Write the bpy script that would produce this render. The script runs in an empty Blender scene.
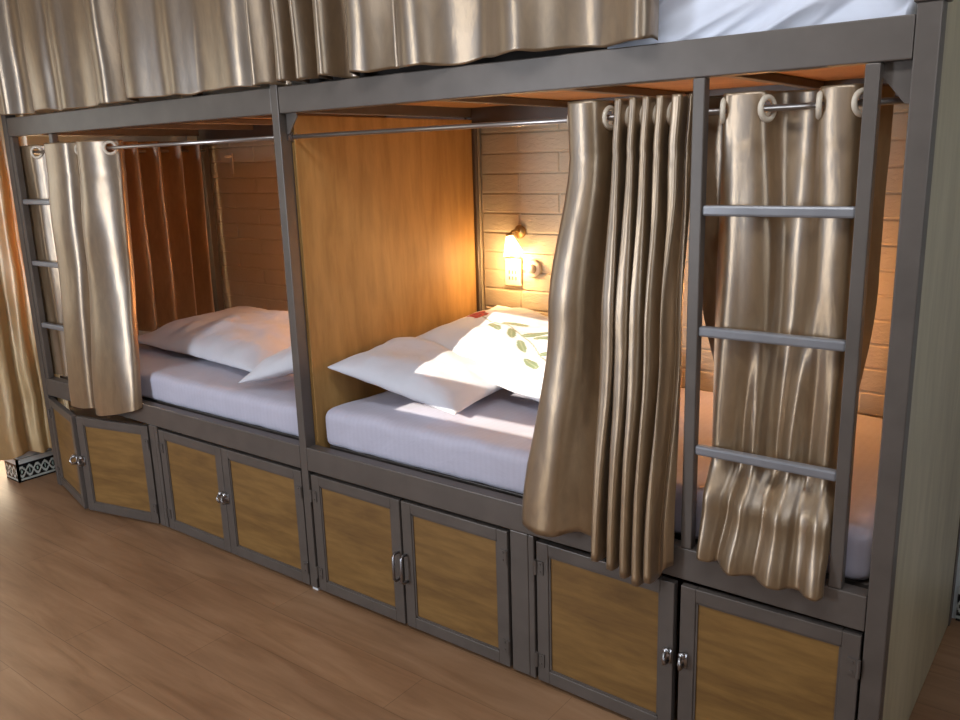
import bpy, bmesh, math, random
from mathutils import Vector, Matrix, noise, Euler
random.seed(7)
SC = bpy.context.scene
COL = SC.collection
R = math.radians

# ------------------------------------------------------------------ materials
def lin(c):
    return tuple(((v/255)/12.92 if v/255 <= .04045 else ((v/255+.055)/1.055)**2.4) for v in c)

class NT:
    def __init__(s, name):
        s.m = bpy.data.materials.new(name); s.m.use_nodes = True
        s.n = s.m.node_tree.nodes; s.l = s.m.node_tree.links
        s.b = s.n['Principled BSDF']; s.out = s.n['Material Output']
    def new(s, t, **k):
        n = s.n.new(t)
        for a, v in k.items(): setattr(n, a, v)
        return n
    def set(s, **k):
        for a, v in k.items():
            v = tuple(v)+(1,) if isinstance(v, tuple) and len(v) == 3 else v
            s.b.inputs[a.replace('_', ' ')].default_value = v
        return s
    def coord(s, scale=(1,1,1), kind='Object', loc=(0,0,0)):
        tc = s.new('ShaderNodeTexCoord'); mp = s.new('ShaderNodeMapping')
        mp.inputs['Scale'].default_value = scale; mp.inputs['Location'].default_value = loc
        s.l.new(tc.outputs[kind], mp.inputs['Vector']); return mp.outputs['Vector']
    def noise(s, vec, scale=5, detail=4, rough=.55, dist=0):
        n = s.new('ShaderNodeTexNoise'); s.l.new(vec, n.inputs['Vector'])
        n.inputs['Scale'].default_value = scale; n.inputs['Detail'].default_value = detail
        n.inputs['Roughness'].default_value = rough; n.inputs['Distortion'].default_value = dist
        return n.outputs['Fac']
    def ramp(s, fac, stops):
        r = s.new('ShaderNodeValToRGB'); s.l.new(fac, r.inputs['Fac'])
        e = r.color_ramp.elements
        while len(e) < len(stops): e.new(.5)
        for k, (p, c) in enumerate(stops):
            e[k].position = p; e[k].color = tuple(c)+(1,) if len(c) == 3 else c
        return r.outputs['Color']
    def mix(s, a, b, fac, mode='MIX'):
        m = s.new('ShaderNodeMix'); m.data_type = 'RGBA'; m.blend_type = mode
        for sock, v in ((m.inputs[0], fac), (m.inputs[6], a), (m.inputs[7], b)):
            if isinstance(v, (int, float)): sock.default_value = v
            elif isinstance(v, tuple): sock.default_value = v+(1,) if len(v) == 3 else v
            else: s.l.new(v, sock)
        return m.outputs[2]
    def bump(s, h, strength=.2, dist=.01):
        b = s.new('ShaderNodeBump'); s.l.new(h, b.inputs['Height'])
        b.inputs['Strength'].default_value = strength; b.inputs['Distance'].default_value = dist
        s.l.new(b.outputs['Normal'], s.b.inputs['Normal']); return b
    def col(s, c): s.l.new(c, s.b.inputs['Base Color']); return s

def plain(name, c, rough=.5, metal=0, **k):
    t = NT(name).set(Base_Color=c, Roughness=rough, Metallic=metal)
    if k: t.set(**k)
    return t.m

M = {}
def mk_steel(name, c, rough=.42):
    t = NT(name); v = t.coord()
    n = t.noise(v, 9, 3); n2 = t.noise(v, 220, 2)
    t.col(t.ramp(n, [(.3, tuple(x*.88 for x in c)), (.7, tuple(x*1.1 for x in c))]))
    t.set(Metallic=.25, Roughness=rough); t.bump(n2, .06, .001); return t.m
M['steel'] = mk_steel('grey_painted_steel', (.116, .094, .080))
M['rung'] = mk_steel('bare_grey_tube', (.24, .235, .25), .3)
M['chrome'] = plain('chrome', (.45, .43, .43), .28, 1)
M['darkchrome'] = plain('worn_chrome', (.35, .33, .34), .3, 1)
M['rod'] = plain('rod_steel', (.42, .38, .36), .3, .9)

def mk_wood(name, dark, mid, light, scale, rough=.35, bump=.05):
    t = NT(name); v = t.coord(scale)
    n = t.noise(v, 3.2, 8, .62, .6)
    n2 = t.noise(v, 14, 5, .6, .2)
    c = t.ramp(n, [(.28, dark), (.5, mid), (.72, light)])
    c = t.mix(c, t.ramp(n2, [(.35, (.55, .5, .45)), (.6, (1, 1, 1))]), .35, 'MULTIPLY')
    t.col(c).set(Roughness=rough); t.bump(n2, bump, .002); return t.m
M['partition'] = mk_wood('honey_wood_laminate', (.32, .165, .045), (.43, .235, .07), (.52, .30, .10), (2.2, 2.2, .35), .62)
M['doorwood'] = mk_wood('door_wood_laminate', (.145, .070, .018), (.215, .110, .028), (.28, .150, .042), (.7, 3, 5), .5)
M['deck'] = mk_wood('deck_plywood', (.33, .15, .045), (.45, .22, .075), (.52, .28, .10), (.6, 3, 3), .5)
M['slat'] = mk_wood('slat_timber', (.22, .10, .045), (.32, .16, .07), (.42, .22, .10), (3, .4, 3), .6)
M['endpanel'] = mk_wood('end_panel_laminate', (.38, .32, .20), (.46, .40, .26), (.54, .47, .32), (1.5, 1.5, .3), .4)

# floor laminate, planks run along x
t = NT('brown_laminate_planks'); v = t.coord((1, 1, 1))
br = t.new('ShaderNodeTexBrick'); t.l.new(v, br.inputs['Vector'])
br.offset = .37; br.inputs['Scale'].default_value = 1; br.inputs['Brick Width'].default_value = 1.21
br.inputs['Row Height'].default_value = .192; br.inputs['Mortar Size'].default_value = .0012
br.inputs['Color1'].default_value = (.30, .30, .30, 1); br.inputs['Color2'].default_value = (.72, .72, .72, 1)
br.inputs['Mortar'].default_value = (.05, .05, .05, 1)
v2 = t.coord((.9, 7, 1))
n = t.noise(v2, 2.4, 9, .6, .7); n2 = t.noise(t.coord((.5, 3.2, 1)), 2.2, 3, .5, .3)
c = t.ramp(n, [(.25, (.225, .116, .056)), (.48, (.315, .172, .088)), (.75, (.385, .222, .122))])
c = t.mix(c, t.ramp(n2, [(.3, (.66, .60, .56)), (.62, (1.0, 1.0, 1.0))]), .8, 'MULTIPLY')
c = t.mix(c, t.ramp(br.outputs['Color'], [(.03, (.45, .4, .36)), (.15, (.86, .86, .86)), (.75, (1.08, 1.05, 1.02))]), .8, 'MULTIPLY')
t.col(c).set(Roughness=.42); t.bump(n, .06, .002)
t.b.inputs['Specular IOR Level'].default_value = .45
M['floor'] = t.m

def mk_satin(name, c1, c2, trans=.12, rough=.33, tc=(.8, .42, .12), metal=.55, scale=1.0):
    t = NT(name); v = t.coord((1, 1, .35))
    n = t.noise(v, 26*scale, 6, .6, 1.2)
    nb = t.noise(t.coord((1, 1, .28)), 11, 5, .6, .8)
    nf = t.noise(t.coord((1, 1, .6)), 70, 3, .6, .4)
    t.col(t.ramp(n, [(.3, c1), (.7, c2)]))
    t.set(Metallic=metal, Roughness=rough, Sheen_Weight=.12, Sheen_Roughness=.4)
    t.b.inputs['Anisotropic'].default_value = .75; t.b.inputs['Anisotropic Rotation'].default_value = .25
    t.set(Coat_Weight=1.0, Coat_Roughness=.40, Coat_IOR=2.0, Coat_Tint=(1.0, .90, .76))
    tg = t.new('ShaderNodeTangent'); tg.direction_type = 'RADIAL'; tg.axis = 'Z'; t.l.new(tg.outputs[0], t.b.inputs['Tangent'])
    mp = t.new('ShaderNodeMath', operation='MULTIPLY_ADD'); t.l.new(nf, mp.inputs[0]); mp.inputs[1].default_value = .25
    t.l.new(nb, mp.inputs[2])
    t.bump(mp.outputs[0], .15, .012)
    tr = t.new('ShaderNodeBsdfTranslucent'); tr.inputs['Color'].default_value = tc+(1,)
    mx = t.new('ShaderNodeMixShader'); mx.inputs[0].default_value = trans
    t.l.new(t.b.outputs[0], mx.inputs[1]); t.l.new(tr.outputs[0], mx.inputs[2])
    t.l.new(mx.outputs[0], t.out.inputs['Surface'])
    return t.m
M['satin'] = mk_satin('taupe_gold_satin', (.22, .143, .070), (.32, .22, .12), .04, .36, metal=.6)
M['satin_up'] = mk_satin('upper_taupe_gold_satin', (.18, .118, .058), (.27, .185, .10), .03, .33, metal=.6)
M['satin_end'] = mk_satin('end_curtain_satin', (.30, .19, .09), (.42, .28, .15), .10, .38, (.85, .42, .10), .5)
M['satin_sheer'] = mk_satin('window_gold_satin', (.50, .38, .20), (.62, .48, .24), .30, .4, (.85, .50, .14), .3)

def mk_cloth(name, c, wr=.3, scale=9, stripe=False):
    t = NT(name); v = t.coord()
    n = t.noise(v, scale, 5, .6, .8)
    c2 = tuple(x*.93 for x in c)
    cc = t.ramp(n, [(.3, c2), (.7, c)])
    if stripe:
        w = t.new('ShaderNodeTexWave'); w.wave_type = 'BANDS'; w.bands_direction = 'X'
        w.inputs['Scale'].default_value = 14; w.inputs['Distortion'].default_value = .3
        t.l.new(v, w.inputs['Vector'])
        cc = t.mix(cc, t.ramp(w.outputs['Fac'], [(.3, (.93, .92, .93)), (.6, (1, 1, 1))]), .35, 'MULTIPLY')
    t.col(cc).set(Roughness=.75, Sheen_Weight=.2); t.bump(n, wr, .012); return t.m
M['sheet'] = mk_cloth('white_lilac_sheet', (.52, .49, .58), .35, 9, True)
M['pillow'] = mk_cloth('white_pillowcase', (.64, .63, .68), .45, 7)
M['cover'] = mk_cloth('white_satin_cover', (.72, .74, .84), .25, 7)
def mk_attr(name, rough=.7, wr=0, scale=9):
    t = NT(name); a = t.new('ShaderNodeAttribute'); a.attribute_name = 'Paint'
    t.col(a.outputs['Color']).set(Roughness=rough)
    if wr: t.bump(t.noise(t.coord(), scale, 5), wr, .012)
    return t.m
M['hem_shade'] = plain('dark_brown_hem_shade', (.03, .022, .018), .9)  # near-black brown standing in for shade below the upper curtain hem
M['print'] = mk_attr('rose_print_cotton', .75, .35, 8)
M['tile'] = mk_attr('patterned_ceramic', .18)
# foam brick panel
t = NT('cream_foam_brick'); n = t.noise(t.coord((1, 1, 2.2)), 30, 6, .65, .8); n0 = t.noise(t.coord(), 3, 2)
t.col(t.ramp(n0, [(.3, (.64, .53, .37)), (.7, (.70, .59, .43))])).set(Roughness=.6)
t.bump(n, .7, .006); M['brick'] = t.m
t = NT('painted_plaster'); n = t.noise(t.coord(), 60, 3); t.set(Base_Color=(.62, .64, .64), Roughness=.8); t.bump(n, .1, .002); M['plaster'] = t.m
M['paint'] = plain('dark_room_paint', (.20, .17, .14), .8)
t = NT('ceiling_plaster'); t.set(Base_Color=(.42, .40, .37), Roughness=.85); M['ceiling'] = t.m
M['plastic'] = plain('cream_plastic', (.68, .58, .46), .35)
M['dark'] = plain('dark_slot', (.03, .025, .02), .6)
M['brass'] = plain('aged_brass', (.5, .33, .14), .35, .8)
M['foot'] = plain('white_foot', (.7, .7, .7), .5)
t = NT('lamp_glass'); t.set(Base_Color=(1, .85, .6), Roughness=.4)
t.b.inputs['Emission Color'].default_value = (1, .70, .36, 1); t.b.inputs['Emission Strength'].default_value = 6
M['lampglow'] = t.m
t = NT('clear_pane'); t.set(Base_Color=(1, 1, 1), Roughness=.0); t.b.inputs['Transmission Weight'].default_value = 1
t.b.inputs['IOR'].default_value = 1.0; M['pane'] = t.m

# ------------------------------------------------------------------ helpers
def new_obj(name, bm, mat, parent=None, smooth=False, bevel=0, loc=None):
    me = bpy.data.meshes.new(name)
    bmesh.ops.recalc_face_normals(bm, faces=bm.faces[:])
    bm.to_mesh(me); bm.free()
    if smooth:
        for p in me.polygons: p.use_smooth = True
    o = bpy.data.objects.new(name, me); COL.objects.link(o)
    if mat is not None: me.materials.append(mat)
    if parent is not None: o.parent = parent
    if loc is not None: o.location = loc
    if bevel:
        b = o.modifiers.new('bevel', 'BEVEL'); b.width = bevel; b.segments = 2; b.limit_method = 'ANGLE'; b.angle_limit = R(40)
    return o

def thing(name, label, cat, loc=(0, 0, 0), group=None):
    o = bpy.data.objects.new(name, None); COL.objects.link(o); o.location = loc
    o.empty_display_size = .05
    o['label'] = label; o['category'] = cat
    if group: o['group'] = group
    return o
def tag(o, label, cat, group=None):
    o['label'] = label; o['category'] = cat
    if group: o['group'] = group
    return o

def bx(bm, x0, x1, y0, y1, z0, z1):
    m = Matrix.Translation(((x0+x1)/2, (y0+y1)/2, (z0+z1)/2)) @ Matrix.Diagonal((abs(x1-x0), abs(y1-y0), abs(z1-z0), 1))
    bmesh.ops.create_cube(bm, size=1, matrix=m)
def cyl(bm, a, b, r, seg=16, r2=None):
    a = Vector(a); b = Vector(b); d = b-a
    q = d.to_track_quat('Z', 'Y').to_matrix().to_4x4()
    bmesh.ops.create_cone(bm, cap_ends=True, segments=seg, radius1=r, radius2=r if r2 is None else r2, depth=d.length,
                          matrix=Matrix.Translation((a+b)/2) @ q)
def tube(bm, pts, r, seg=10):
    pts = [Vector(p) for p in pts]; rings = []
    for i, p in enumerate(pts):
        d = (pts[min(i+1, len(pts)-1)]-pts[max(i-1, 0)]).normalized()
        up = Vector((0, 0, 1)) if abs(d.z) < .9 else Vector((1, 0, 0))
        s = d.cross(up).normalized(); u = s.cross(d)
        rings.append([bm.verts.new(p+s*math.cos(2*math.pi*k/seg)*r+u*math.sin(2*math.pi*k/seg)*r) for k in range(seg)])
    for a, b in zip(rings, rings[1:]):
        for k in range(seg): bm.faces.new((a[k], a[(k+1) % seg], b[(k+1) % seg], b[k]))
    bm.faces.new(rings[0]); bm.faces.new(rings[-1])
def lathe(bm, prof, mat=Matrix(), seg=28):
    rings = []
    for (r, z) in prof:
        rings.append([bm.verts.new(mat @ Vector((r*math.cos(2*math.pi*k/seg), r*math.sin(2*math.pi*k/seg), z))) for k in range(seg)])
    for a, b in zip(rings, rings[1:]):
        for k in range(seg): bm.faces.new((a[k], a[(k+1) % seg], b[(k+1) % seg], b[k]))
    if prof[0][0] > 1e-4: bm.faces.new(rings[0])
    if prof[-1][0] > 1e-4: bm.faces.new(rings[-1])
def box(name, b, mat, parent=None, bevel=.002, **k):
    bm = bmesh.new(); bx(bm, *b); return new_obj(name, bm, mat, parent, bevel=bevel, **k)
def struct(o): o['kind'] = 'structure'; return o

# ------------------------------------------------------------------ key measures (metres)
XL0, XL1 = -2.035, -1.990          # left front post
XM0, XM1 = 0.0, .038               # middle front post
XR0, XR1 = 2.032, 2.080            # right front post
D = 1.11                           # depth of the bunk
ZD, ZR0, ZR1 = .497, .507, .600    # door top, rail
ZB0, ZB1 = 1.816, 1.904            # upper beam
YR = .055                          # curtain rod
ZROD = 1.738

# ------------------------------------------------------------------ the room
YB = 1.165       # back wall face
YF = -3.7        # front wall face
XLW = -4.6       # far left wall
XRW = 4.3
ZC = 2.95
struct(box('floor', (XLW-.2, XRW+.2, YF-.2, YB+.2, -.08, 0), M['floor'], bevel=0))
struct(box('ceiling', (XLW-.2, XRW+.2, YF-.2, YB+.2, ZC, ZC+.1), M['ceiling'], bevel=0))
struct(box('wall_back', (-2.24, XRW+.2, YB, YB+.12, 0, ZC), M['plaster'], bevel=0))
def wall_with_holes(name, axis, c0, c1, a0, a1, holes):
    """slab with rectangular openings; axis 'x': wall runs along x between a0,a1 at y c0..c1"""
    bm = bmesh.new()
    us = sorted(set([a0, a1]+[h[0] for h in holes]+[h[1] for h in holes]))
    zs = sorted(set([0, ZC]+[h[2] for h in holes]+[h[3] for h in holes]))
    for u0, u1 in zip(us, us[1:]):
        for z0, z1 in zip(zs, zs[1:]):
            um, zm = (u0+u1)/2, (z0+z1)/2
            if any(h[0] < um < h[1] and h[2] < zm < h[3] for h in holes): continue
            if axis == 'x': bx(bm, u0, u1, c0, c1, z0, z1)
            else: bx(bm, c0, c1, u0, u1, z0, z1)
    bmesh.ops.remove_doubles(bm, verts=bm.verts[:], dist=1e-5)
    return struct(new_obj(name, bm, M['plaster'] if name.startswith('wall_left') else M['paint']))
# small wall behind the bunk's left end, with a window lighting the end curtain
WIN_L = (.10, .60, .98, 1.66)
wall_with_holes('wall_left', 'y', -2.36, -2.24, -.10, YB+.12, [WIN_L])
# wall that returns to the left of the bunk, with the balcony opening
DOOR = (-3.75, -2.39, 0, 2.45)
wall_with_holes('wall_left_return', 'x', -.10, .02, XLW, -2.3601, [DOOR])
WIN_FL = (-3.35, -1.0, .85, 2.45)
wall_with_holes('wall_far_left', 'y', XLW-.12, XLW, YF, -.10, [WIN_FL])
WIN_R = (-3.0, -1.0, 1.6, 2.75)
wall_with_holes('wall_right', 'y', XRW, XRW+.12, YF, YB, [WIN_R])
# transom lights high in the front wall: two rows split by a bar
TAN = math.tan(R(22)); AZ = -.17
def onfront(y, z): return z+(y-YF)*TAN
def xfront(x, y): return x-(y-YF)*AZ
TR0, TR1 = onfront(.205, .742), onfront(.325, .742)
TR2, TR3 = onfront(.45, .80), onfront(1.06, .93)
WIN_F = (-1.23, -.47, .8, 2.2)
struct(box('wall_sun_block', (-6, 6, -8.2, -8, 0, 3.98), M['plaster'], bevel=0))  # unseen wall added to block the sun from the front window opening
wall_with_holes('wall_front', 'x', YF-.02, YF, XLW, XRW, [WIN_F, (xfront(.33, .25), xfront(1.0, .25), TR0, TR1), (xfront(.41, .25), xfront(1.0, .25), TR2, TR3)])

def window(name, axis, c, a0, a1, z0, z1, nm=2):
    root = bpy.data.objects.new(name, None); COL.objects.link(root); root['kind'] = 'structure'
    bm = bmesh.new(); w = .04
    def b(u0, u1, q0, q1):
        if axis == 'x': bx(bm, u0, u1, c-.02, c+.02, q0, q1)
        else: bx(bm, c-.02, c+.02, u0, u1, q0, q1)
    b(a0, a1, z0, z0+w); b(a0, a1, z1-w, z1); b(a0, a0+w, z0+w, z1-w); b(a1-w, a1, z0+w, z1-w)
    for k in range(1, nm):
        m = a0+(a1-a0)*k/nm; b(m-w/2, m+w/2, z0+w, z1-w)
    new_obj('window_frame', bm, M['foot'], root)
window('window_1', 'y', -2.30, *WIN_L, nm=2)
window('window_2', 'y', XLW-.06, *WIN_FL, nm=3)
window('window_added', 'x', YF-.01, *WIN_F, nm=2)  # unseen front window, added to hold the highlight light
window('window_3', 'y', XRW+.06, *WIN_R, nm=2)

# foam brick cladding inside each bay
def brick_wall(x0, x1, z0, z1, label):
    bm = bmesh.new(); h = .0875; L = .42
    bx(bm, x0, x1, YB-.010, YB-.001, z0, z1)
    row = 0; z = z0+.004
    while z < z1-.02:
        zt = min(z+h-.004, z1-.002); x = x0+.004-(L*.5 if row % 2 else 0)
        while x < x1-.01:
            a = max(x, x0+.004); b_ = min(x+L-.005, x1-.004)
            if b_-a > .02:
                e = .005; y0, y1 = YB-.010, YB-.0145
                lo = [bm.verts.new(p) for p in ((a, y0, z), (b_, y0, z), (b_, y0, zt), (a, y0, zt))]
                hi = [bm.verts.new(p) for p in ((a+e, y1, z+e), (b_-e, y1, z+e), (b_-e, y1, zt-e), (a+e, y1, zt-e))]
                bm.faces.new(hi)
                for k in range(4): bm.faces.new((lo[k], lo[(k+1) % 4], hi[(k+1) % 4], hi[k]))
            x += L
        z += h; row += 1
    o = new_obj('foam_brick_panel', bm, M['brick']); tag(o, label, 'wall panel'); return o
brick_wall(-2.22, 0.02, .0, 1.83, 'cream foam brick wall panel behind the left bunk bay')
brick_wall(.03, 2.05, .0, 1.83, 'cream foam brick wall panel behind the right bunk bay, with the lit wall lamp')

# patterned skirting tiles
def skirting(name, axis, c, a0, a1, out, thick=.012, h=.13):
    """tile strip whose patterned face looks to `out` (+1/-1) along the other axis"""
    bm = bmesh.new(); lay = bm.verts.layers.float_color.new('Paint')
    n = max(2, int((a1-a0)/.004)); m = 36
    def paint(u, z):
        t_ = z/h; s = 2*math.pi*u/.085
        if t_ > .80: return (.62, .63, .60)
        if t_ > .72 or t_ < .07: return (.012, .013, .014)
        if .07 <= t_ < .15: return (.45, .47, .42)
        a = .44+.20*math.sin(s); b = .44-.20*math.sin(s)
        if min(abs(t_-a), abs(t_-b)) < .055: return (.55, .56, .50)
        if (((u/.085) % .5)-.25)**2*.6+(t_-.44)**2*.1 < .0009: return (.40, .50, .42)
        return (.012, .013, .014)
    def P(u, off, z): return (u, c+off, z) if axis == 'x' else (c+off, u, z)
    g = [[bm.verts.new(P(a0+(a1-a0)*i/n, out*thick, h*j/m)) for j in range(m+1)] for i in range(n+1)]
    for i in range(n+1):
        for j in range(m+1): g[i][j][lay] = paint((a1-a0)*i/n, h*j/m)+(1,)
    bk = [[bm.verts.new(P(u, out*.0005, z)) for z in (0, h)] for u in (a0, a1)]
    for r_ in bk:
        for v_ in r_: v_[lay] = (.6, .6, .58, 1)
    for i in range(n):
        for j in range(m): bm.faces.new((g[i][j], g[i+1][j], g[i+1][j+1], g[i][j+1]))
    bm.faces.new([g[i][m] for i in range(n+1)]+[bk[1][1], bk[0][1]])
    bm.faces.new([g[0][j] for j in range(m+1)]+[bk[0][1], bk[0][0]])
    bm.faces.new([g[n][j] for j in range(m+1)]+[bk[1][1], bk[1][0]])
    o = new_obj(name, bm, M['tile']); return struct(o)
skirting('baseboard_left_return', 'x', -.10, -2.375, -2.228, -1)
skirting('baseboard_left', 'y', -2.24, -.112, 1.15, 1)
skirting('baseboard_back', 'x', YB, 2.09, XRW, -1)

# ------------------------------------------------------------------ the bunk
bunk = thing('bunk_bed', 'long grey steel double-bay bunk bed with wood-panelled cabinets under the lower beds', 'bunk bed', (1.0, .5, 0))
bunk.location = (0, 0, 0)
S = M['steel']
def P_(name, b, mat=S, parent=bunk, bevel=.003, label=None):
    o = box(name, b, mat, parent, bevel)
    if label: o['label'] = label
    return o
# front posts
P_('post', (XM0, XM1, 0.0, .05, .012, 1.93))
P_('post', (XL0, XL1, 0.0, .05, 0, 1.93))
P_('post', (XR0, XR1, 0.0, .05, 0, 1.925))
# upper posts standing on the front ones, cap plate with bolt
for a, b in ((XL0, XL1), (XR0, XR1)):
    P_('upper_post', (a, b, .002, .048, 1.95, 2.93))
    o = P_('post_cap', (a-.006, b+.008, -.006, .058, 1.925, 1.955))
    bm = bmesh.new(); cyl(bm, (b+.0075, .02, 1.94), (b+.016, .02, 1.94), .009, 6); new_obj('bolt', bm, M['chrome'], o)
P_('upper_post', (XM0+.002, XM1-.002, .06, .10, 1.93, 2.93))
bm = bmesh.new(); bx(bm, XM0+.004, XM1-.004, .006, .04, 0, .013)
new_obj('post_foot', bm, M['foot'], bunk)['label'] = 'white plastic foot pad'
# back posts
for a in (-2.035, -.02, 2.035):
    P_('post', (a, a+.045, D-.045+.03, D+.03, 0, 2.9))
# upper beams front/back
for a, b in ((XL1, XM0), (XM1, XR0)):
    P_('upper_beam', (a+.0015, b-.0015, .003, .045, ZB0, ZB1))
    P_('upper_beam', (a, b, D-.03, D+.02, 1.775, ZB1))
    # thin steel ledge carrying the deck
    P_('deck_ledge', (a+.002, b-.002, .046, .075, ZB0+.018, ZB0+.024), bevel=0)
    P_('bed_rail', (a+.0015, b-.0015, .0, .045, ZR0, ZR1))
    P_('bed_rail', (a, b, D-.03, D+.02, ZR0, ZR1))
    P_('bed_deck', (a+.05 if a > 0 else a, b, .075, D-.032, ZR1-.03, ZR1-.004), S)
    P_('bunk_deck', (a, b, .046, D-.032, 1.862, 1.88), M['deck'], label='orange plywood deck under the upper mattress')
    # cross rails under the upper deck
    n = 4
    for k in range(1, n):
        x = a+(b-a)*k/n
        P_('cross_rail', (x-.015, x+.015, .076, D-.032, 1.835, 1.861), S)
# end cross tubes
for x in (XL0, XM0, XR0):
    P_('end_rail', (x+.003, x+.037, .051, D-.016, ZB0+.006, ZB1-.01))
# gussets
def gusset(x, dx, z=ZB0, s=.075):
    bm = bmesh.new(); y0, y1 = .028, .033
    tri = [(x, z), (x+dx*s, z), (x+dx*s, z-.012), (x+dx*.014, z-s*1.15), (x, z-s*1.15)]
    f = [bm.verts.new((p[0], y0, p[1])) for p in tri]; g = [bm.verts.new((p[0], y1, p[1])) for p in tri]
    bm.faces.new(f); bm.faces.new(g)
    for k in range(len(tri)): bm.faces.new((f[k], f[(k+1) % len(tri)], g[(k+1) % len(tri)], g[k]))
    new_obj('gusset_plate', bm, S, bunk)
gusset(XM1, 1, s=.06); gusset(XR0, -1)
# partition at the middle, end panel on the right
P_('partition_panel', (.012, .040, .052, D-.018, .02, 1.812), M['partition'], label='tall honey wood partition between the two bays')
P_('partition_edge', (.0405, .0505, .052, .060, .602, 1.81), M['partition'], bevel=.001)
P_('corner_trim', (.0405, .058, D-.035, D-.016, .602, 1.775), S)
P_('end_panel', (2.050, 2.076, .052, D+.028, .004, 2.9), M['endpanel'], label='tall beige laminate end panel closing the right side')
# dividers
for a, b in ((.983, 1.073), (-1.05, -.984)):
    P_('cabinet_divider', (a, b-.022, 0, .03, .012, ZR0-.001))
    P_('cabinet_divider', (b-.0215, b, .0, .03, .012, ZR0-.001))
bm = bmesh.new(); bx(bm, -1.98, 2.02, 1.0, 1.01, .0, .5); new_obj('cabinet_back', bm, M['slat'], bunk)

# doors: hinge at local x=0, panel extends to +x ; mirrored for the other hand
def make_door(hand, w=.462, z0=.014, z1=.494, hz=.27, pull='ring'):
    """hand +1: hinge on left edge, door spans 0..w ; -1 spans -w..0"""
    d = bpy.data.objects.new('cabinet_door', None); COL.objects.link(d); d.parent = bunk
    s = hand; fw = .043
    def b(bm, u0, u1, y0, y1, q0, q1):
        u0, u1 = sorted((u0*s, u1*s)); bx(bm, u0, u1, y0, y1, q0, q1)
    bm = bmesh.new()
    b(bm, 0, fw, 0, .024, z0, z1); b(bm, w-fw, w, 0, .024, z0, z1)
    b(bm, fw, w-fw, 0, .024, z1-fw+.004, z1); b(bm, fw, w-fw, 0, .024, z0, z0+fw)
    new_obj('door_frame', bm, S, d, bevel=.002)
    bm = bmesh.new(); e = .006
    for q in ((fw, fw+e, z0+fw, z1-fw+.004), (w-fw-e, w-fw, z0+fw, z1-fw+.004), (fw, w-fw, z1-fw-e+.004, z1-fw+.004), (fw, w-fw, z0+fw, z0+fw+e)):
        b(bm, q[0], q[1], .004, .012, q[2], q[3])
    new_obj('door_bead', bm, S, d)
    bm = bmesh.new(); b(bm, fw-.001, w-fw+.001, .008, .018, z0+fw-.001, z1-fw+.005)
    new_obj('door_panel', bm, M['doorwood'], d)
    for hzz in (z0+.075, z1-.085):
        h = None
        bm = bmesh.new()
        cyl(bm, (0, -.006, hzz-.024), (0, -.006, hzz+.024), .0052, 10)
        b(bm, .004, .026, -.004, 0, hzz-.022, hzz+.022)
        for q in (-.013, .013): cyl(bm, (s*.016, -.0065, hzz+q), (s*.016, -.004, hzz+q), .004, 8)
        new_obj('hinge', bm, S, d)
    x = s*(w-.0135)
    if pull == 'ring':
        bm = bmesh.new()
        bx(bm, x-.011, x+.011, -.004, 0, hz-.02, hz+.022)
        new = [(x, -.004, hz+.018), (x, -.024, hz+.016), (x, -.032, hz+.002), (x, -.026, hz-.014), (x, -.004, hz-.018)]
        tube(bm, new, .0055, 10)
        lathe(bm, [(.0001, 0), (.009, .002), (.011, .008), (.008, .014), (.0001, .016)],
              Matrix.Translation((x, -.006, hz+.02)) @ Matrix.Rotation(R(90), 4, 'X'), 14)
        new_obj('handle', bm, M['chrome'], d, smooth=True)
    else:
        bm = bmesh.new()
        tube(bm, [(x, 0, hz+.045), (x, -.022, hz+.045), (x, -.03, hz+.036), (x, -.03, hz-.05), (x, -.022, hz-.058), (x, 0, hz-.058)], .0055, 10)
        new_obj('handle', bm, M['darkchrome'], d, smooth=True)
    return d
def copy_tree(o, parent):
    c = o.copy(); COL.objects.link(c); c.parent = parent
    for ch in o.children: copy_tree(ch, c)
    return c
dl = make_door(1); dr = make_door(-1)
dl.location = (1.084, -.002, 0); dr.location = (2.026, -.002, 0)
dl.rotation_euler.z = R(-1.2); dr.rotation_euler.z = R(1.0)
q = copy_tree(dl, bunk); q.location = (-.974, 0, 0); q.rotation_euler.z = 0
q = make_door(-1, .503); q.location = (-.006, 0, 0)
q = copy_tree(dl, bunk); q.location = (-1.982, -.004, 0); q.rotation_euler.z = R(-13.5); q['label'] = 'cabinet door standing ajar at the far left end'
q = copy_tree(dr, bunk); q.location = (-1.058, -.004, 0); q.rotation_euler.z = R(12.5); q['label'] = 'cabinet door standing ajar beside its neighbour'
al = make_door(1, .455, pull='bar', hz=.25); ar = make_door(-1, .455, pull='bar', hz=.25)
al.location = (.052, 0, 0); ar.location = (.972, 0, 0)

# ladders
def ladder(x0, x1, sw=.031):
    l = bpy.data.objects.new('ladder', None); COL.objects.link(l); l.parent = bunk
    for a, b in ((x0-sw, x0), (x1, x1+sw)):
        box('stile', (a, b, 0.0, .030, ZR1+.001, ZB0-.001), S, l, .003)
    for z in (.883, 1.200, 1.503):
        box('rung', (x0-.001, x1+.001, .004, .029, z-.013, z+.013), M['rung'], l, .006)
ladder(1.586, 1.941)
ladder(-1.951, -1.590)
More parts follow.
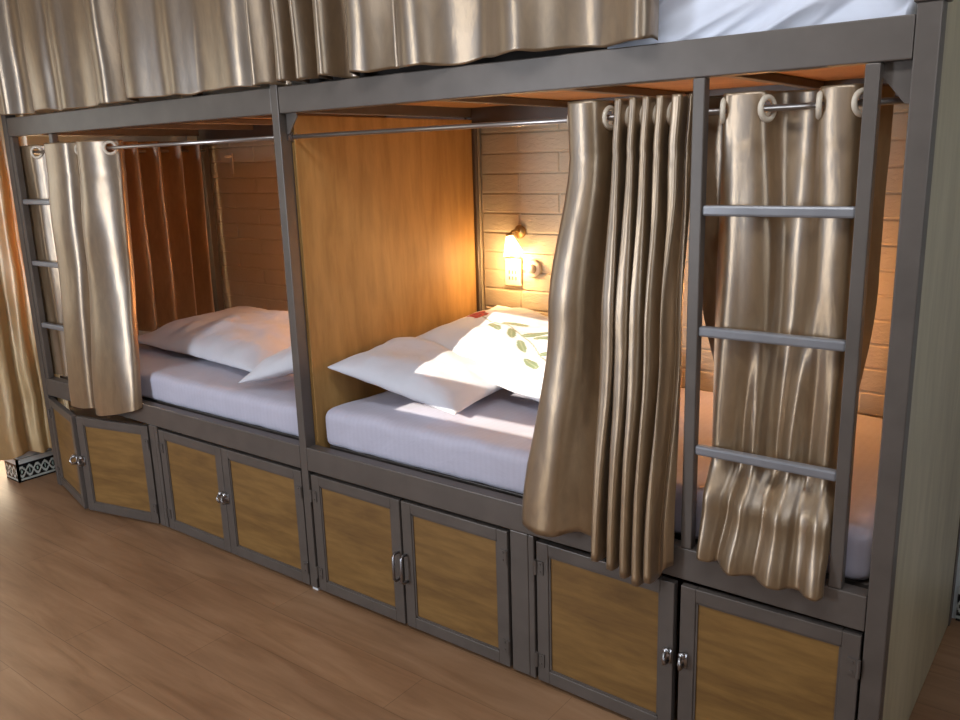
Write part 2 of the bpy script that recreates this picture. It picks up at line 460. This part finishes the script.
# curtain rods (parts of the bunk)
for a, b in ((XL1, XM0), (XM1, XR0)):
    bm = bmesh.new(); cyl(bm, (a+.004, YR, ZROD), (b-.004, YR, ZROD), .0078, 14)
    if a > 0: pass
    o = new_obj('curtain_rod', bm, M['rod'], bunk, smooth=True)
    for x, s in ((a, 1), (b, -1)):
        bm = bmesh.new(); cyl(bm, (x-s*.001, YR, ZROD), (x+s*.008, YR, ZROD), .017, 16); bx(bm, min(x, x+s*.006), max(x, x+s*.006), .03, YR, ZROD-.012, ZROD+.012)
        new_obj('rod_bracket', bm, M['darkchrome'], o)
bm = bmesh.new(); cyl(bm, (-1.955, .06, ZROD), (-1.955, D-.02, ZROD), .0078, 14)
new_obj('curtain_rod', bm, M['rod'], bunk, smooth=True)

# ------------------------------------------------------------------ curtains
def catmull(P, n):
    out = []
    for i in range(len(P)-1):
        p0 = P[max(i-1, 0)]; p1 = P[i]; p2 = P[i+1]; p3 = P[min(i+2, len(P)-1)]
        for k in range(n):
            t_ = k/n; t2 = t_*t_; t3 = t2*t_
            out.append(tuple(.5*((2*b)+(-a+c)*t_+(2*a-5*b+4*c-d)*t2+(-a+3*b-3*c+d)*t3) for a, b, c, d in zip(p0, p1, p2, p3)))
    out.append(tuple(P[-1])); return out

def curtain(name, label, rows, hem, mat, rod=None, group=None, sub=10, seed=0, crumple=.004, ztop=None, zgap=.02, seam=True, rodaxis='x', amp_hem=0):
    """rows: list of (z, [(x,y),...]) from top to bottom, equal counts; hem: list of z offsets per control point (or 0)."""
    root = thing(name, label, 'curtain', (0, 0, 0), group)
    K = [catmull([p+(hem[i] if hem else 0,) for i, p in enumerate(r_)], sub) for z, r_ in rows]
    zk = [r_[0] for r_ in rows]; nU = len(K[0])
    zt, zb = zk[0], zk[-1]
    zs = []; z = zt
    while z > zb+1e-6:
        zs.append(z); z -= (.007 if z > zt-.10 and rod else zgap)
    zs.append(zb)
    bm = bmesh.new(); G = []
    for z in zs:
        k = 0
        while k < len(zk)-2 and z < zk[k+1]: k += 1
        f = (zk[k]-z)/(zk[k]-zk[k+1]); f = f*f*(3-2*f) if len(zk) > 2 else f
        tt = (zt-z)/(zt-zb)
        row = []
        for i in range(nU):
            a = K[k][i]; b = K[k+1][i]
            x = a[0]+(b[0]-a[0])*f; y = a[1]+(b[1]-a[1])*f
            hz = K[0][i][2]*tt**4
            w = min(1, max(0, (zt-.13-z)/.10))*crumple if seam else crumple*tt
            nv = noise.noise_vector(Vector((x*9+seed, y*9, z*3.2)))
            nv2 = noise.noise_vector(Vector((x*24+seed, y*24, z*14)))
            x += (nv.x*1.6+nv2.x*.2)*w; y += (nv.y*1.8+nv2.y*.25)*w
            if seam:
                e = math.exp(-((z-(zt-.145))/.010)**2); y += e*.0025
            row.append(bm.verts.new((x, y, z+hz+amp_hem*math.sin(i*.7)*tt**6)))
        G.append(row)
    for a, b in zip(G, G[1:]):
        for i in range(nU-1): bm.faces.new((a[i], a[i+1], b[i+1], b[i]))
    rings = []
    if rod is not None:
        top = K[0]; ax = 1 if rodaxis == 'x' else 0
        for i in range(nU-1):
            a, b = top[i][ax]-rod, top[i+1][ax]-rod
            if a*b < 0 or a == 0:
                f = a/(a-b) if a != b else 0
                c = Vector((top[i][0]+(top[i+1][0]-top[i][0])*f, top[i][1]+(top[i+1][1]-top[i][1])*f, ZROD))
                tn = Vector((top[i+1][0]-top[i][0], top[i+1][1]-top[i][1], 0)).normalized()
                rings.append((c, tn))
        kill = [fc for fc in bm.faces if any((fc.calc_center_median()-c).length < .021 for c, _ in rings)]
        bmesh.ops.delete(bm, geom=kill, context='FACES')
    o = new_obj('fabric', bm, mat, root, smooth=True)
    sm = o.modifiers.new('thick', 'SOLIDIFY'); sm.thickness = .0016; sm.offset = 0
    for c, tn in rings:
        bm = bmesh.new(); nrm = Vector((tn.y, -tn.x, 0))
        q = nrm.to_track_quat('Z', 'Y').to_matrix().to_4x4()
        prof = [(.0195, -.004), (.022, -.0065), (.028, -.006), (.032, -.002), (.032, .002), (.028, .006), (.022, .0065), (.0195, .004), (.0195, -.004)]
        lathe_m = Matrix.Translation(c) @ q
        rr = []
        for (r_, z_) in prof[:-1]:
            rr.append([bm.verts.new(lathe_m @ Vector((r_*math.cos(2*math.pi*k/28), r_*math.sin(2*math.pi*k/28), z_))) for k in range(28)])
        for j in range(len(rr)):
            A, B = rr[j], rr[(j+1) % len(rr)]
            for k in range(28): bm.faces.new((A[k], A[(k+1) % 28], B[(k+1) % 28], B[k]))
        new_obj('grommet', bm, M['plastic'], root, smooth=True)
    return root

CG = 'lower bed curtains'
# --- bunched curtain between the open bed and the right ladder
pt, pb, hm = [], [], []
def add(xt, yt, xb, yb, h=0): pt.append((xt, yt)); pb.append((xb, yb)); hm.append(h)
add(1.215, .105, 1.10, .00, 0)
add(1.192, .075, 1.066, -.030, .0)
add(1.200, .010, 1.085, -.072, 0)
add(1.240, -.006, 1.140, -.086, -.012)
add(1.282, .002, 1.195, -.080, -.01)
add(1.298, .036, 1.228, -.052, .0)
add(1.303, .062, 1.255, -.034, .005)
add(1.308, .088, 1.285, -.022, -.005)
add(1.326, .112, 1.312, -.00, -.02)
peaks_t = [1.352, 1.393, 1.430, 1.468, 1.512]; peaks_b = [1.335, 1.383, 1.424, 1.462, 1.497]
for k, (a, b) in enumerate(zip(peaks_t, peaks_b)):
    hh = -.045-.012*k+(.03 if k == 4 else 0)
    d1 = .010 if k < 4 else .013
    add(a-.0125, .046, b-.015, -.040, hh)
    add(a-d1, .008, b-.011, -.080, hh)
    add(a, .001, b, -.088, hh)
    add(a+d1, .005, b+.011, -.083, hh)
    add(a+.0125, .046, b+.015, -.042, hh)
    if k < 4:
        add(a+.018, .095, b+.020, -.012, hh)
        add(a+.024, .100, b+.025, -.010, hh)
add(1.540, .024, 1.530, -.05, -.03)
add(1.5495, .036, 1.548, -.03, -.02)
ms = [((a[0]*.6+b[0]*.4)+(.010*math.sin(i*1.7) if i > 8 else -.0), (a[1]*.55+b[1]*.45)) for i, (a, b) in enumerate(zip(pt, pb))]
kink = [(a[0]-.010 if i > 8 else a[0], a[1]+.006) for i, a in enumerate(pt)]
curtain('bed_curtain', 'taupe gold satin curtain bunched beside the open bed, left of the right ladder',
        [(1.782, pt), (1.64, kink), (1.20, ms), (.578, pb)], hm, M['satin'], YR, CG, 8, 3, .0035)
# --- curtain behind the right ladder
T = [(1.545, .100), (1.598, .098), (1.616, .046), (1.640, .040), (1.672, .038), (1.700, .040), (1.716, .05), (1.726, .080), (1.745, .105),
     (1.785, .112), (1.820, .100), (1.834, .070), (1.840, .048), (1.862, .038), (1.893, .036), (1.915, .040), (1.932, .060), (1.945, .10), (1.975, .13)]
Mid = [(1.545, .10), (1.590, .10), (1.604, .08), (1.636, .048), (1.675, .045), (1.712, .047), (1.738, .058), (1.752, .078), (1.768, .092),
       (1.795, .092), (1.820, .080), (1.838, .066), (1.856, .052), (1.876, .046), (1.900, .044), (1.922, .050), (1.935, .072), (1.950, .10), (1.975, .12)]
M2 = [(1.630, .12), (1.618, .09), (1.612, .056), (1.630, .040), (1.668, .046), (1.690, .062), (1.716, .046), (1.735, .042), (1.757, .064),
      (1.780, .072), (1.800, .052), (1.822, .040), (1.842, .055), (1.860, .065), (1.886, .048), (1.908, .040), (1.928, .06), (1.938, .08), (1.936, .10)]
Bt = [(1.648, .000), (1.628, -.008), (1.612, -.022), (1.620, -.036), (1.645, -.030), (1.664, -.012), (1.684, -.034), (1.712, -.050), (1.738, -.034),
      (1.762, -.020), (1.785, -.036), (1.810, -.052), (1.836, -.048), (1.856, -.026), (1.878, -.024), (1.902, -.046), (1.926, -.050), (1.938, -.03), (1.934, -.012)]
hb = [.03, .03, .02, .012, .01, .012, .006, .0, .0, .0, -.004, -.006, -.006, -.004, -.004, -.006, -.006, 0, .02]
curtain('bed_curtain', 'taupe gold satin curtain hanging behind the rungs of the right ladder',
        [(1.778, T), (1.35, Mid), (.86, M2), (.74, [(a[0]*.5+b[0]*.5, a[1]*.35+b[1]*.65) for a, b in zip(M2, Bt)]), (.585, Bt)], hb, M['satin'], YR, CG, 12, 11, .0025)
# --- curtain at the left ladder
LT = [(-1.978, .040, -1.978, .040), (-1.945, .041, -1.945, .046), (-1.90, .040, -1.90, .060), (-1.86, .043, -1.87, .044), (-1.825, .064, -1.84, .060),
      (-1.80, .085, -1.81, .08), (-1.765, .088, -1.77, .06), (-1.735, .070, -1.75, .045), (-1.700, .042, -1.72, .060), (-1.672, .060, -1.69, .06),
      (-1.640, .030, -1.65, -.02), (-1.615, -.014, -1.63, -.055), (-1.565, -.022, -1.59, -.062), (-1.500, -.018, -1.53, -.058), (-1.445, .002, -1.48, -.045), (-1.415, .05, -1.455, -.02), (-1.400, .095, -1.44, .02),
      (-1.385, .095, -1.425, .02), (-1.372, .05, -1.41, -.02), (-1.355, .004, -1.39, -.06), (-1.300, -.012, -1.33, -.074), (-1.240, .004, -1.25, -.074), (-1.195, .03, -1.18, -.068), (-1.165, .060, -1.12, -.052), (-1.150, .09, -1.085, -.03), (-1.165, .115, -1.075, .00)]
hl = [.05]*10+[-.035, -.045, -.045, -.045, -.04, -.04, -.04, -.04, -.04, -.045, -.045, -.03, -.015, .0, .01, .02]
curtain('bed_curtain', 'taupe gold satin curtain hanging over and beside the left ladder',
        [(1.772, [(a, b) for a, b, c, d in LT]), (1.3, [(a*.7+c*.3, b*.7+d*.3) for a, b, c, d in LT]), (.565, [(c, d) for a, b, c, d in LT])],
        hl, M['satin'], YR, CG, 8, 23, .003)
# --- curtain along the left end of the lower left bed
E1 = []
y = .20; k = 0
while y < 1.06:
    E1.append((-1.945+(.05 if k % 4 in (1, 2) else -.05), y)); y += (.016 if k % 2 else .036)+random.uniform(0, .014); k += 1
curtain('end_curtain', 'warm gold curtain backlit by the window at the left end of the lower left bed',
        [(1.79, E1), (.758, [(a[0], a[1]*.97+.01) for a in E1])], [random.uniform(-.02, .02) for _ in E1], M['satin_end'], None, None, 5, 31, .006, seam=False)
# --- curtains of the upper beds
def folds(spec, yc, amp):
    return [(x, yc-a*amp) for x, a in spec]
UL = [(-2.07, 0), (-2.03, .8), (-1.93, .5), (-1.84, 1), (-1.78, -.3), (-1.70, -.5), (-1.62, .3), (-1.52, .1), (-1.45, -.4), (-1.36, .3), (-1.28, -.2), (-1.2, -.5), (-1.12, -.3), (-1.05, .6), (-.99, 1.1), (-.94, .9), (-.90, -.6), (-.87, -1.0), (-.84, -.2),
      (-.80, .9), (-.72, 1.1), (-.63, .5), (-.57, .2), (-.50, .45), (-.43, .1), (-.36, -.2), (-.28, -.1), (-.2, .2), (-.13, .0), (-.07, -.6), (-.035, .1), (-.01, .9), (.02, .3), (.05, -.9), (.085, -.9)]
UR = [(.075, -.7), (.10, .6), (.125, .8), (.148, -.3), (.170, -1), (.185, -.4), (.205, .9), (.232, 1.0), (.250, -.3), (.268, -1), (.285, -1), (.305, .4), (.325, 1), (.350, .9), (.370, -.6), (.395, -1), (.42, -.8), (.445, .5), (.475, 1.1), (.53, .9), (.575, .0), (.61, -.4),
      (.645, .3), (.69, .9), (.74, .8), (.79, .1), (.86, -.3), (.93, -.4), (.98, .1), (1.03, .9), (1.09, 1.1), (1.14, .7), (1.19, -.1), (1.25, -.5), (1.31, -.4), (1.36, .1), (1.41, .8), (1.445, .95), (1.462, .4), (1.464, -.3)]
def upper(spec, label, seed):
    f = folds(spec, -.022, .046)
    g = [(x+random.uniform(-.006, .006), y*.9) for x, y in f]
    h = [random.uniform(-.005, .006) for _ in f]
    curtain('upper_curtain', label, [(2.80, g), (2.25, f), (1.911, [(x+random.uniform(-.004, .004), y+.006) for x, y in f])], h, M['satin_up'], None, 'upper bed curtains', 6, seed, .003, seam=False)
upper(UL, 'wide taupe satin curtain closing the upper left bed', 41)
upper(UR, 'taupe satin curtain of the upper right bed, bunched left and drawn open right', 53)
bm = bmesh.new(); cyl(bm, (XL1, .020, 2.83), (XR0, .020, 2.83), .008, 14); new_obj('upper_curtain_rod', bm, M['rod'], bunk, smooth=True)
# --- gold window curtain at the far left
W = []
x = -2.62; k = 0
while x < -2.20:
    W.append((x, -.20+(.035 if k % 2 else -.035))); x += .037+random.uniform(-.008, .008); k += 1
W += [(-2.19, -.15), (-2.165, -.10), (-2.185, -.05), (-2.135, -.01), (-2.15, .03), (-2.10, .06), (-2.11, .11), (-2.09, .14)]
curtain('window_curtain', 'gold curtain hanging at the corner left of the bunk bed, above the patterned skirting tile',
        [(2.75, W), (1.4, [(a+.01*math.sin(i), b) for i, (a, b) in enumerate(W)]), (.165, [(a-.006*math.sin(i*2), b*1.02) for i, (a, b) in enumerate(W)])],
        [random.uniform(-.012, .012) for _ in W], M['satin_sheer'], None, None, 6, 61, .010, seam=False)
bm = bmesh.new(); cyl(bm, (-4.2, -.2, 2.77), (-2.1, -.2, 2.77), .012, 14)
o = new_obj('window_curtain_rod', bm, M['brass'], None, smooth=True); tag(o, 'long rod above the gold window curtain left of the bunk', 'curtain rod')

# ------------------------------------------------------------------ mattresses
def mattress(x0, x1, y0, y1, z0, z1, label, mat, seed, edge=.035, wr=.009, parent=None):
    bm = bmesh.new(); nx = int((x1-x0)/.02); ny = int((y1-y0)/.02); nz = 10
    # closed rounded block: build as cube grid then push to superellipsoid-like edge
    def rnd(px, py, pz):
        cx = min(max(px, x0+edge), x1-edge); cy = min(max(py, y0+edge), y1-edge); cz = min(max(pz, z0+edge*.7), z1-edge)
        v = Vector((px-cx, py-cy, pz-cz)); L = v.length
        if L > 1e-6:
            m_ = max(abs(v.x), abs(v.y), abs(v.z)); v = v*(m_/L)
        p = Vector((cx, cy, cz))+v
        n1 = noise.noise(Vector((px*3+seed, py*3, pz*3))); n2 = noise.noise(Vector((px*9+seed, py*6, pz*9)))
        top = 1 if pz > (z0+z1)/2 else .2
        p.z += (n1*1.2+n2*.6)*wr*top
        if py < y0+.02: p.y += (noise.noise(Vector((px*14+seed, 0, pz*5)))*.9)*wr*.8
        return p
    cache = {}
    def V(i, j, k):
        key = (i, j, k)
        if key not in cache:
            cache[key] = bm.verts.new(rnd(x0+(x1-x0)*i/nx, y0+(y1-y0)*j/ny, z0+(z1-z0)*k/nz))
        return cache[key]
    for i in range(nx):
        for j in range(ny):
            bm.faces.new((V(i, j, 0), V(i, j+1, 0), V(i+1, j+1, 0), V(i+1, j, 0)))
            bm.faces.new((V(i, j, nz), V(i+1, j, nz), V(i+1, j+1, nz), V(i, j+1, nz)))
    for i in range(nx):
        for k in range(nz):
            bm.faces.new((V(i, 0, k), V(i+1, 0, k), V(i+1, 0, k+1), V(i, 0, k+1)))
            bm.faces.new((V(i, ny, k), V(i, ny, k+1), V(i+1, ny, k+1), V(i+1, ny, k)))
    for j in range(ny):
        for k in range(nz):
            bm.faces.new((V(0, j, k), V(0, j, k+1), V(0, j+1, k+1), V(0, j+1, k)))
            bm.faces.new((V(nx, j, k), V(nx, j+1, k), V(nx, j+1, k+1), V(nx, j, k+1)))
    o = new_obj('mattress', bm, mat, None, smooth=True); tag(o, label, 'mattress'); return o
mattress(.078, 2.02, .056, 1.06, .601, .742, 'white sheeted mattress of the lower right bed, crossed by the strip of sunlight', M['sheet'], 1)
mattress(-1.90, -.01, .056, 1.06, .601, .726, 'white sheeted mattress of the lower left bed under the wide pillow', M['sheet'], 5)

# upper mattress with a crinkled shiny cover
bm = bmesh.new()
x0, x1, y0, y1, z0, z1 = 1.28, 2.015, .058, 1.05, 1.882, 2.10
nx, nz, ny = 110, 50, 50
def wr(x, z):
    s = 0
    for k, (a, f) in enumerate(((.012, 7), (.006, 17))):
        s += a*(1-abs(noise.noise(Vector((x*f*.55-z*f*1.1, k*7.3, z*f*.25+x*.6))))*3.2)
    return s
cache = {}
def V(i, j, k):
    key = (i, j, k)
    if key in cache: return cache[key]
    px, py, pz = x0+(x1-x0)*i/nx, y0+(y1-y0)*j/ny, z0+(z1-z0)*k/nz
    e = .05; cx = min(max(px, x0+e), x1-e); cy = min(max(py, y0+e), y1-e); cz = min(max(pz, z0+.01), z1-e)
    v = Vector((px-cx, py-cy, pz-cz)); L = v.length
    if L > 1e-6: v *= max(abs(v.x), abs(v.y), abs(v.z))/L
    p = Vector((cx, cy, cz))+v
    if j == 0: p.y -= max(-.006, wr(px, pz))*1.5
    if k == nz: p.z += wr(px, py)*.6
    cache[key] = bm.verts.new(p); return cache[key]
for i in range(nx):
    for j in range(ny):
        bm.faces.new((V(i, j, 0), V(i, j+1, 0), V(i+1, j+1, 0), V(i+1, j, 0))); bm.faces.new((V(i, j, nz), V(i+1, j, nz), V(i+1, j+1, nz), V(i, j+1, nz)))
    for k in range(nz):
        bm.faces.new((V(i, 0, k), V(i+1, 0, k), V(i+1, 0, k+1), V(i, 0, k+1))); bm.faces.new((V(i, ny, k), V(i, ny, k+1), V(i+1, ny, k+1), V(i+1, ny, k)))
for j in range(ny):
    for k in range(nz):
        bm.faces.new((V(0, j, k), V(0, j, k+1), V(0, j+1, k+1), V(0, j+1, k))); bm.faces.new((V(nx, j, k), V(nx, j+1, k), V(nx, j+1, k+1), V(nx, j, k+1)))
o = new_obj('mattress', bm, M['cover'], None, smooth=True); tag(o, 'upper right mattress in a crinkled shiny white cover above the steel beam', 'mattress')
box('mattress_hem_shade', (.10, 1.275, .075, 1.05, 1.882, 2.06), M['hem_shade'], o, .02)['label'] = 'mattress part coloured dark brown for the shade under the curtain hem'  # shade of the gap under the hem, put into this part's colour

# ------------------------------------------------------------------ pillows
def pillow(label, w, d, h, loc, rot, mat, seed, paint=None, droop=0, n=(120, 90), flat=.35):
    bm = bmesh.new(); lay = bm.verts.layers.float_color.new('Paint') if paint else None
    nu, nv = n
    def pos(u, v, side):
        # pinched corners
        ex = 1-.05*(1-abs(u)**2)*0-.045*(v*v)*(1 if abs(u) > 0 else 0)*0
        px = u*w/2*(1-.06*(1-v*v)*abs(u)**3); py = v*d/2*(1-.07*(1-u*u)*abs(v)**3)
        f = (max(0, 1-abs(u)**3.2)*max(0, 1-abs(v)**3.0))**.55
        n1 = noise.noise(Vector((px*6+seed, py*6, side*2))); n2 = noise.noise(Vector((px*16+seed, py*16, side)))
        # radiating creases from the seams
        cr = math.sin(px*60+seed+3*n1)*max(0, abs(v)-.55)*.5+math.sin(py*55+seed+3*n1)*max(0, abs(u)-.6)*.5
        hh = h/2*f*(1 if side > 0 else flat)
        z = side*(hh*(1+.18*n1+.07*n2)+.010*cr*f)
        z += -droop*(u*u*.6+v*v*.4)
        z += .006*n1
        return Vector((px, py, z))
    top = [[None]*(nv+1) for _ in range(nu+1)]; bot = [[None]*(nv+1) for _ in range(nu+1)]
    for i in range(nu+1):
        for j in range(nv+1):
            u = -1+2*i/nu; v = -1+2*j/nv
            u = math.sin(u*math.pi/2)*.5+u*.5; v = math.sin(v*math.pi/2)*.5+v*.5
            edge = i in (0, nu) or j in (0, nv)
            a = bm.verts.new(pos(u, v, 1)); top[i][j] = a
            if edge: bot[i][j] = a
            else: bot[i][j] = bm.verts.new(pos(u, v, -1))
            if paint:
                a[lay] = paint(a.co.x, a.co.y)+(1,)
                if not edge: bot[i][j][lay] = (.68, .67, .68, 1)
    for i in range(nu):
        for j in range(nv):
            bm.faces.new((top[i][j], top[i+1][j], top[i+1][j+1], top[i][j+1]))
            bm.faces.new((bot[i][j], bot[i][j+1], bot[i+1][j+1], bot[i+1][j]))
    o = new_obj('pillow', bm, mat, None, smooth=True, loc=loc); o.rotation_euler = tuple(R(a) for a in rot)
    tag(o, label, 'pillow'); return o

def rose(x, y):
    base = (.68, .67, .68)
    c = base
    def seg(ax, ay, bx_, by):
        dx, dy = bx_-ax, by-ay; t_ = max(0, min(1, ((x-ax)*dx+(y-ay)*dy)/(dx*dx+dy*dy)))
        return math.hypot(x-ax-dx*t_, y-ay-dy*t_)
    green = (.20, .24, .13)
    sx, sy = -.355, .045      # rose head
    pts = [(sx, sy), (sx+.10, sy-.03), (sx+.22, sy-.04), (sx+.36, sy-.10), (sx+.52, sy-.20)]
    if min(seg(*a, *b) for a, b in zip(pts, pts[1:])) < .0035: c = (.28, .27, .18)
    for (lx, ly, an, L) in ((sx+.16, sy-.075, -.5, .055), (sx+.20, sy+.01, .6, .06), (sx+.26, sy-.09, -.9, .05), (sx+.34, sy-.03, .9, .065), (sx+.40, sy-.05, .4, .05), (sx+.36, sy-.15, -.7, .05), (sx+.50, sy-.13, .5, .055), (sx+.47, sy-.23, -.4, .05)):
        a_ = math.cos(an)*(x-lx)+math.sin(an)*(y-ly); b_ = -math.sin(an)*(x-lx)+math.cos(an)*(y-ly)
        if (a_/L)**2+(b_/(L*.36))**2 < 1: c = green if abs(b_) > .002 else (.35, .38, .25)
    r_ = math.hypot(x-sx, (y-sy)*1.1); th = math.atan2(y-sy, x-sx)
    if r_ < .045+.006*math.sin(5*th):
        w_ = math.sin(r_*260+2.2*th)
        c = (.42, .02, .02) if w_ > 0 else (.20, .008, .012)
    return c
pillow('plain white pillow leaning on the partition at the head of the lower right bed', .58, .50, .155, (.335, .380, .846), (1, 11, 6), M['pillow'], 3, flat=.55)
pillow('large sunlit pillow with a red rose print behind the plain one', .94, .64, .17, (.585, .755, .868), (7, 10, -3), M['print'], 8, paint=rose, flat=.5, n=(220, 170))
pillow('wide warm-lit pillow lying across the lower left bed', 1.20, .68, .19, (-1.06, .60, .800), (5, 0, -5), M['pillow'], 12, flat=.42)
pillow('small white pillow propped behind the middle post in the lower left bed', .52, .46, .14, (-.245, .335, .860), (6, -17, 4), M['pillow'], 17, flat=.55)

# ------------------------------------------------------------------ wall lamp, sockets
FW = YB-.018
def wall_lamp(x, z, label):
    r_ = thing('wall_lamp', label, 'lamp', (x, FW, z), 'wall lamps')
    bm = bmesh.new(); lathe(bm, [(.0001, 0), (.028, .0), (.030, .006), (.020, .014), (.0001, .016)], Matrix.Translation((.012, 0, .035)) @ Matrix.Rotation(R(90), 4, 'X'))
    new_obj('wall_plate', bm, M['brass'], r_, smooth=True)
    bm = bmesh.new(); tube(bm, [(.012, -.01, .035), (.012, -.035, .045), (.008, -.06, .040), (.0, -.070, .020)], .006); new_obj('arm', bm, M['brass'], r_, smooth=True)
    bm = bmesh.new(); mt = Matrix.Translation((0, -.070, .022)) @ Matrix.Rotation(R(-14), 4, 'Y')
    lathe(bm, [(.012, .012), (.018, .0), (.016, .0)], mt, 20); new_obj('lamp_cap', bm, M['brass'], r_, smooth=True)
    bm = bmesh.new()
    lathe(bm, [(.015, 0), (.024, -.02), (.036, -.055), (.046, -.085), (.0445, -.085), (.034, -.055), (.022, -.02), (.013, -.002)], mt, 28)
    new_obj('lamp_shade', bm, M['lampglow'], r_, smooth=True)
    return r_
wall_lamp(.235, 1.285, 'small glowing wall lamp over the sockets in the lower right bed')
wall_lamp(1.42, 1.285, 'wall lamp hidden behind the right ladder curtain')
wall_lamp(-.36, 1.285, 'wall lamp beside the partition in the lower left bed')
def socket(x, z, label):
    r_ = thing('wall_socket', label, 'socket', (x, FW, z))
    box('socket_plate', (-.046, .046, -.012, 0, -.063, .063), M['plastic'], r_, .004)
    bm = bmesh.new()
    for cz in (.0, -.028):
        for dx in (-.018, 0, .018):
            bx(bm, dx-.003, dx+.003, -.0135, -.011, cz-.008, cz+.008)
    new_obj('socket_slots', bm, M['dark'], r_)
    bm = bmesh.new(); bx(bm, -.028, .028, -.016, -.011, .022, .050); new_obj('switch_rocker', bm, M['plastic'], r_, bevel=.002)
socket(.207, 1.137, 'cream socket plate under the glowing wall lamp')
r_ = thing('dimmer_dial', 'round cream dimmer knob right of the socket plate', 'switch', (.318, FW, 1.158))
bm = bmesh.new(); lathe(bm, [(.0001, 0), (.040, .0), (.040, .010), (.034, .014), (.0001, .014)], Matrix.Rotation(R(90), 4, 'X')); new_obj('dial_base', bm, M['plastic'], r_, smooth=True)
bm = bmesh.new(); lathe(bm, [(.0001, .014), (.020, .014), (.018, .032), (.0001, .033)], Matrix.Rotation(R(90), 4, 'X')); new_obj('knob', bm, M['plastic'], r_, smooth=True)
r_ = thing('wall_hook', 'small pale bracket on the back wall of the lower left bed, beside the end curtain', 'hook', (-1.79, FW, 1.66))
box('hook_plate', (-.014, .014, -.006, 0, -.06, .06), M['plastic'], r_, .002)
box('hook_arm', (-.008, .008, -.05, -.006, .03, .045), M['plastic'], r_, .002)

# ------------------------------------------------------------------ lights
def area(name, loc, target, sx, sy, power, color):
    l = bpy.data.lights.new(name, 'AREA'); l.shape = 'RECTANGLE'; l.size = sx; l.size_y = sy
    l.energy = power; l.color = color
    o = bpy.data.objects.new(name, l); COL.objects.link(o); o.location = loc
    o.rotation_euler = (Vector(target)-Vector(loc)).to_track_quat('-Z', 'Y').to_euler(); return o
def point(name, loc, power, color, r=.03):
    l = bpy.data.lights.new(name, 'POINT'); l.energy = power; l.color = color; l.shadow_soft_size = r
    o = bpy.data.objects.new(name, l); COL.objects.link(o); o.location = loc; return o
area('daylight_far_left', (XLW-.02, -2.2, 1.65), (0, -2.0, 1.5), 2.3, 1.55, 17, (.93, .97, 1.0))
area('daylight_right', (XRW+.02, -2.0, 2.18), (1.5, -.6, 1.8), 1.95, 1.1, 30, (.82, .90, 1.0))
area('daylight_door', (-3.07, .0, 1.25), (-3.0, -3, .8), 1.1, 2.3, 62, (1.0, .80, .52))
area('daylight_end_window', (-2.38, .35, 1.2), (0, .35, 1.1), .48, .9, 24, (1.0, .72, .42))
area('highlight_front', (-.85, YF+.01, 1.5), (-.5, 0, 1.5), .75, 1.4, 108, (.78, .88, 1.0))  # added for the highlights on the curtain folds
area('ceiling_fill', (1.6, -1.3, 2.9), (1.6, -1.25, 0), 1.8, .5, 36, (.90, .95, 1.0))  # unseen overhead light, added to brighten the upper beam and the floor
point('bulb_right_bay', (.235, FW-.085, 1.180), 5.0, (1.0, .62, .28))
point('bulb_ladder', (1.42, FW-.085, 1.180), 10, (1.0, .44, .13))
point('bulb_left_bay', (-.36, FW-.085, 1.180), 20, (1.0, .46, .17))
s = bpy.data.lights.new('sun', 'SUN'); s.energy = 11; s.color = (1.0, .93, .80); s.angle = R(.15)
o = bpy.data.objects.new('sun', s); COL.objects.link(o)
o.rotation_euler = Vector((AZ, 1, -TAN)).to_track_quat('-Z', 'Y').to_euler()
w = bpy.data.worlds.new('sky'); SC.world = w; w.use_nodes = True
bg = w.node_tree.nodes['Background']
sky = w.node_tree.nodes.new('ShaderNodeTexSky'); sky.sky_type = 'NISHITA'; sky.sun_disc = False; sky.sun_elevation = R(22); sky.sun_rotation = R(180)
w.node_tree.links.new(sky.outputs[0], bg.inputs['Color']); bg.inputs['Strength'].default_value = .25

# ------------------------------------------------------------------ camera
cam = bpy.data.cameras.new('camera'); co = bpy.data.objects.new('camera', cam); COL.objects.link(co)
f_px, cx, cy, cz, yaw, pit, rol = 847.07, 2.43761, -1.99668, 1.64380, .6606625, .2333216, -.0307348
d = Vector((-math.sin(yaw)*math.cos(pit), math.cos(yaw)*math.cos(pit), -math.sin(pit)))
r0 = Vector((math.cos(yaw), math.sin(yaw), 0)); u0 = r0.cross(d)
r2 = r0*math.cos(rol)+u0*math.sin(rol); u2 = -r0*math.sin(rol)+u0*math.cos(rol)
mt = Matrix((r2, u2, -d)).transposed().to_4x4(); mt.translation = (cx, cy, cz)
co.matrix_world = mt
cam.sensor_width = 36; cam.lens = f_px/960*36; cam.clip_start = .05
SC.camera = co
SC.view_settings.view_transform = 'Standard'; SC.view_settings.look = 'None'
SC.view_settings.exposure = -.16; SC.view_settings.gamma = 1; SC.view_settings.use_curve_mapping = False
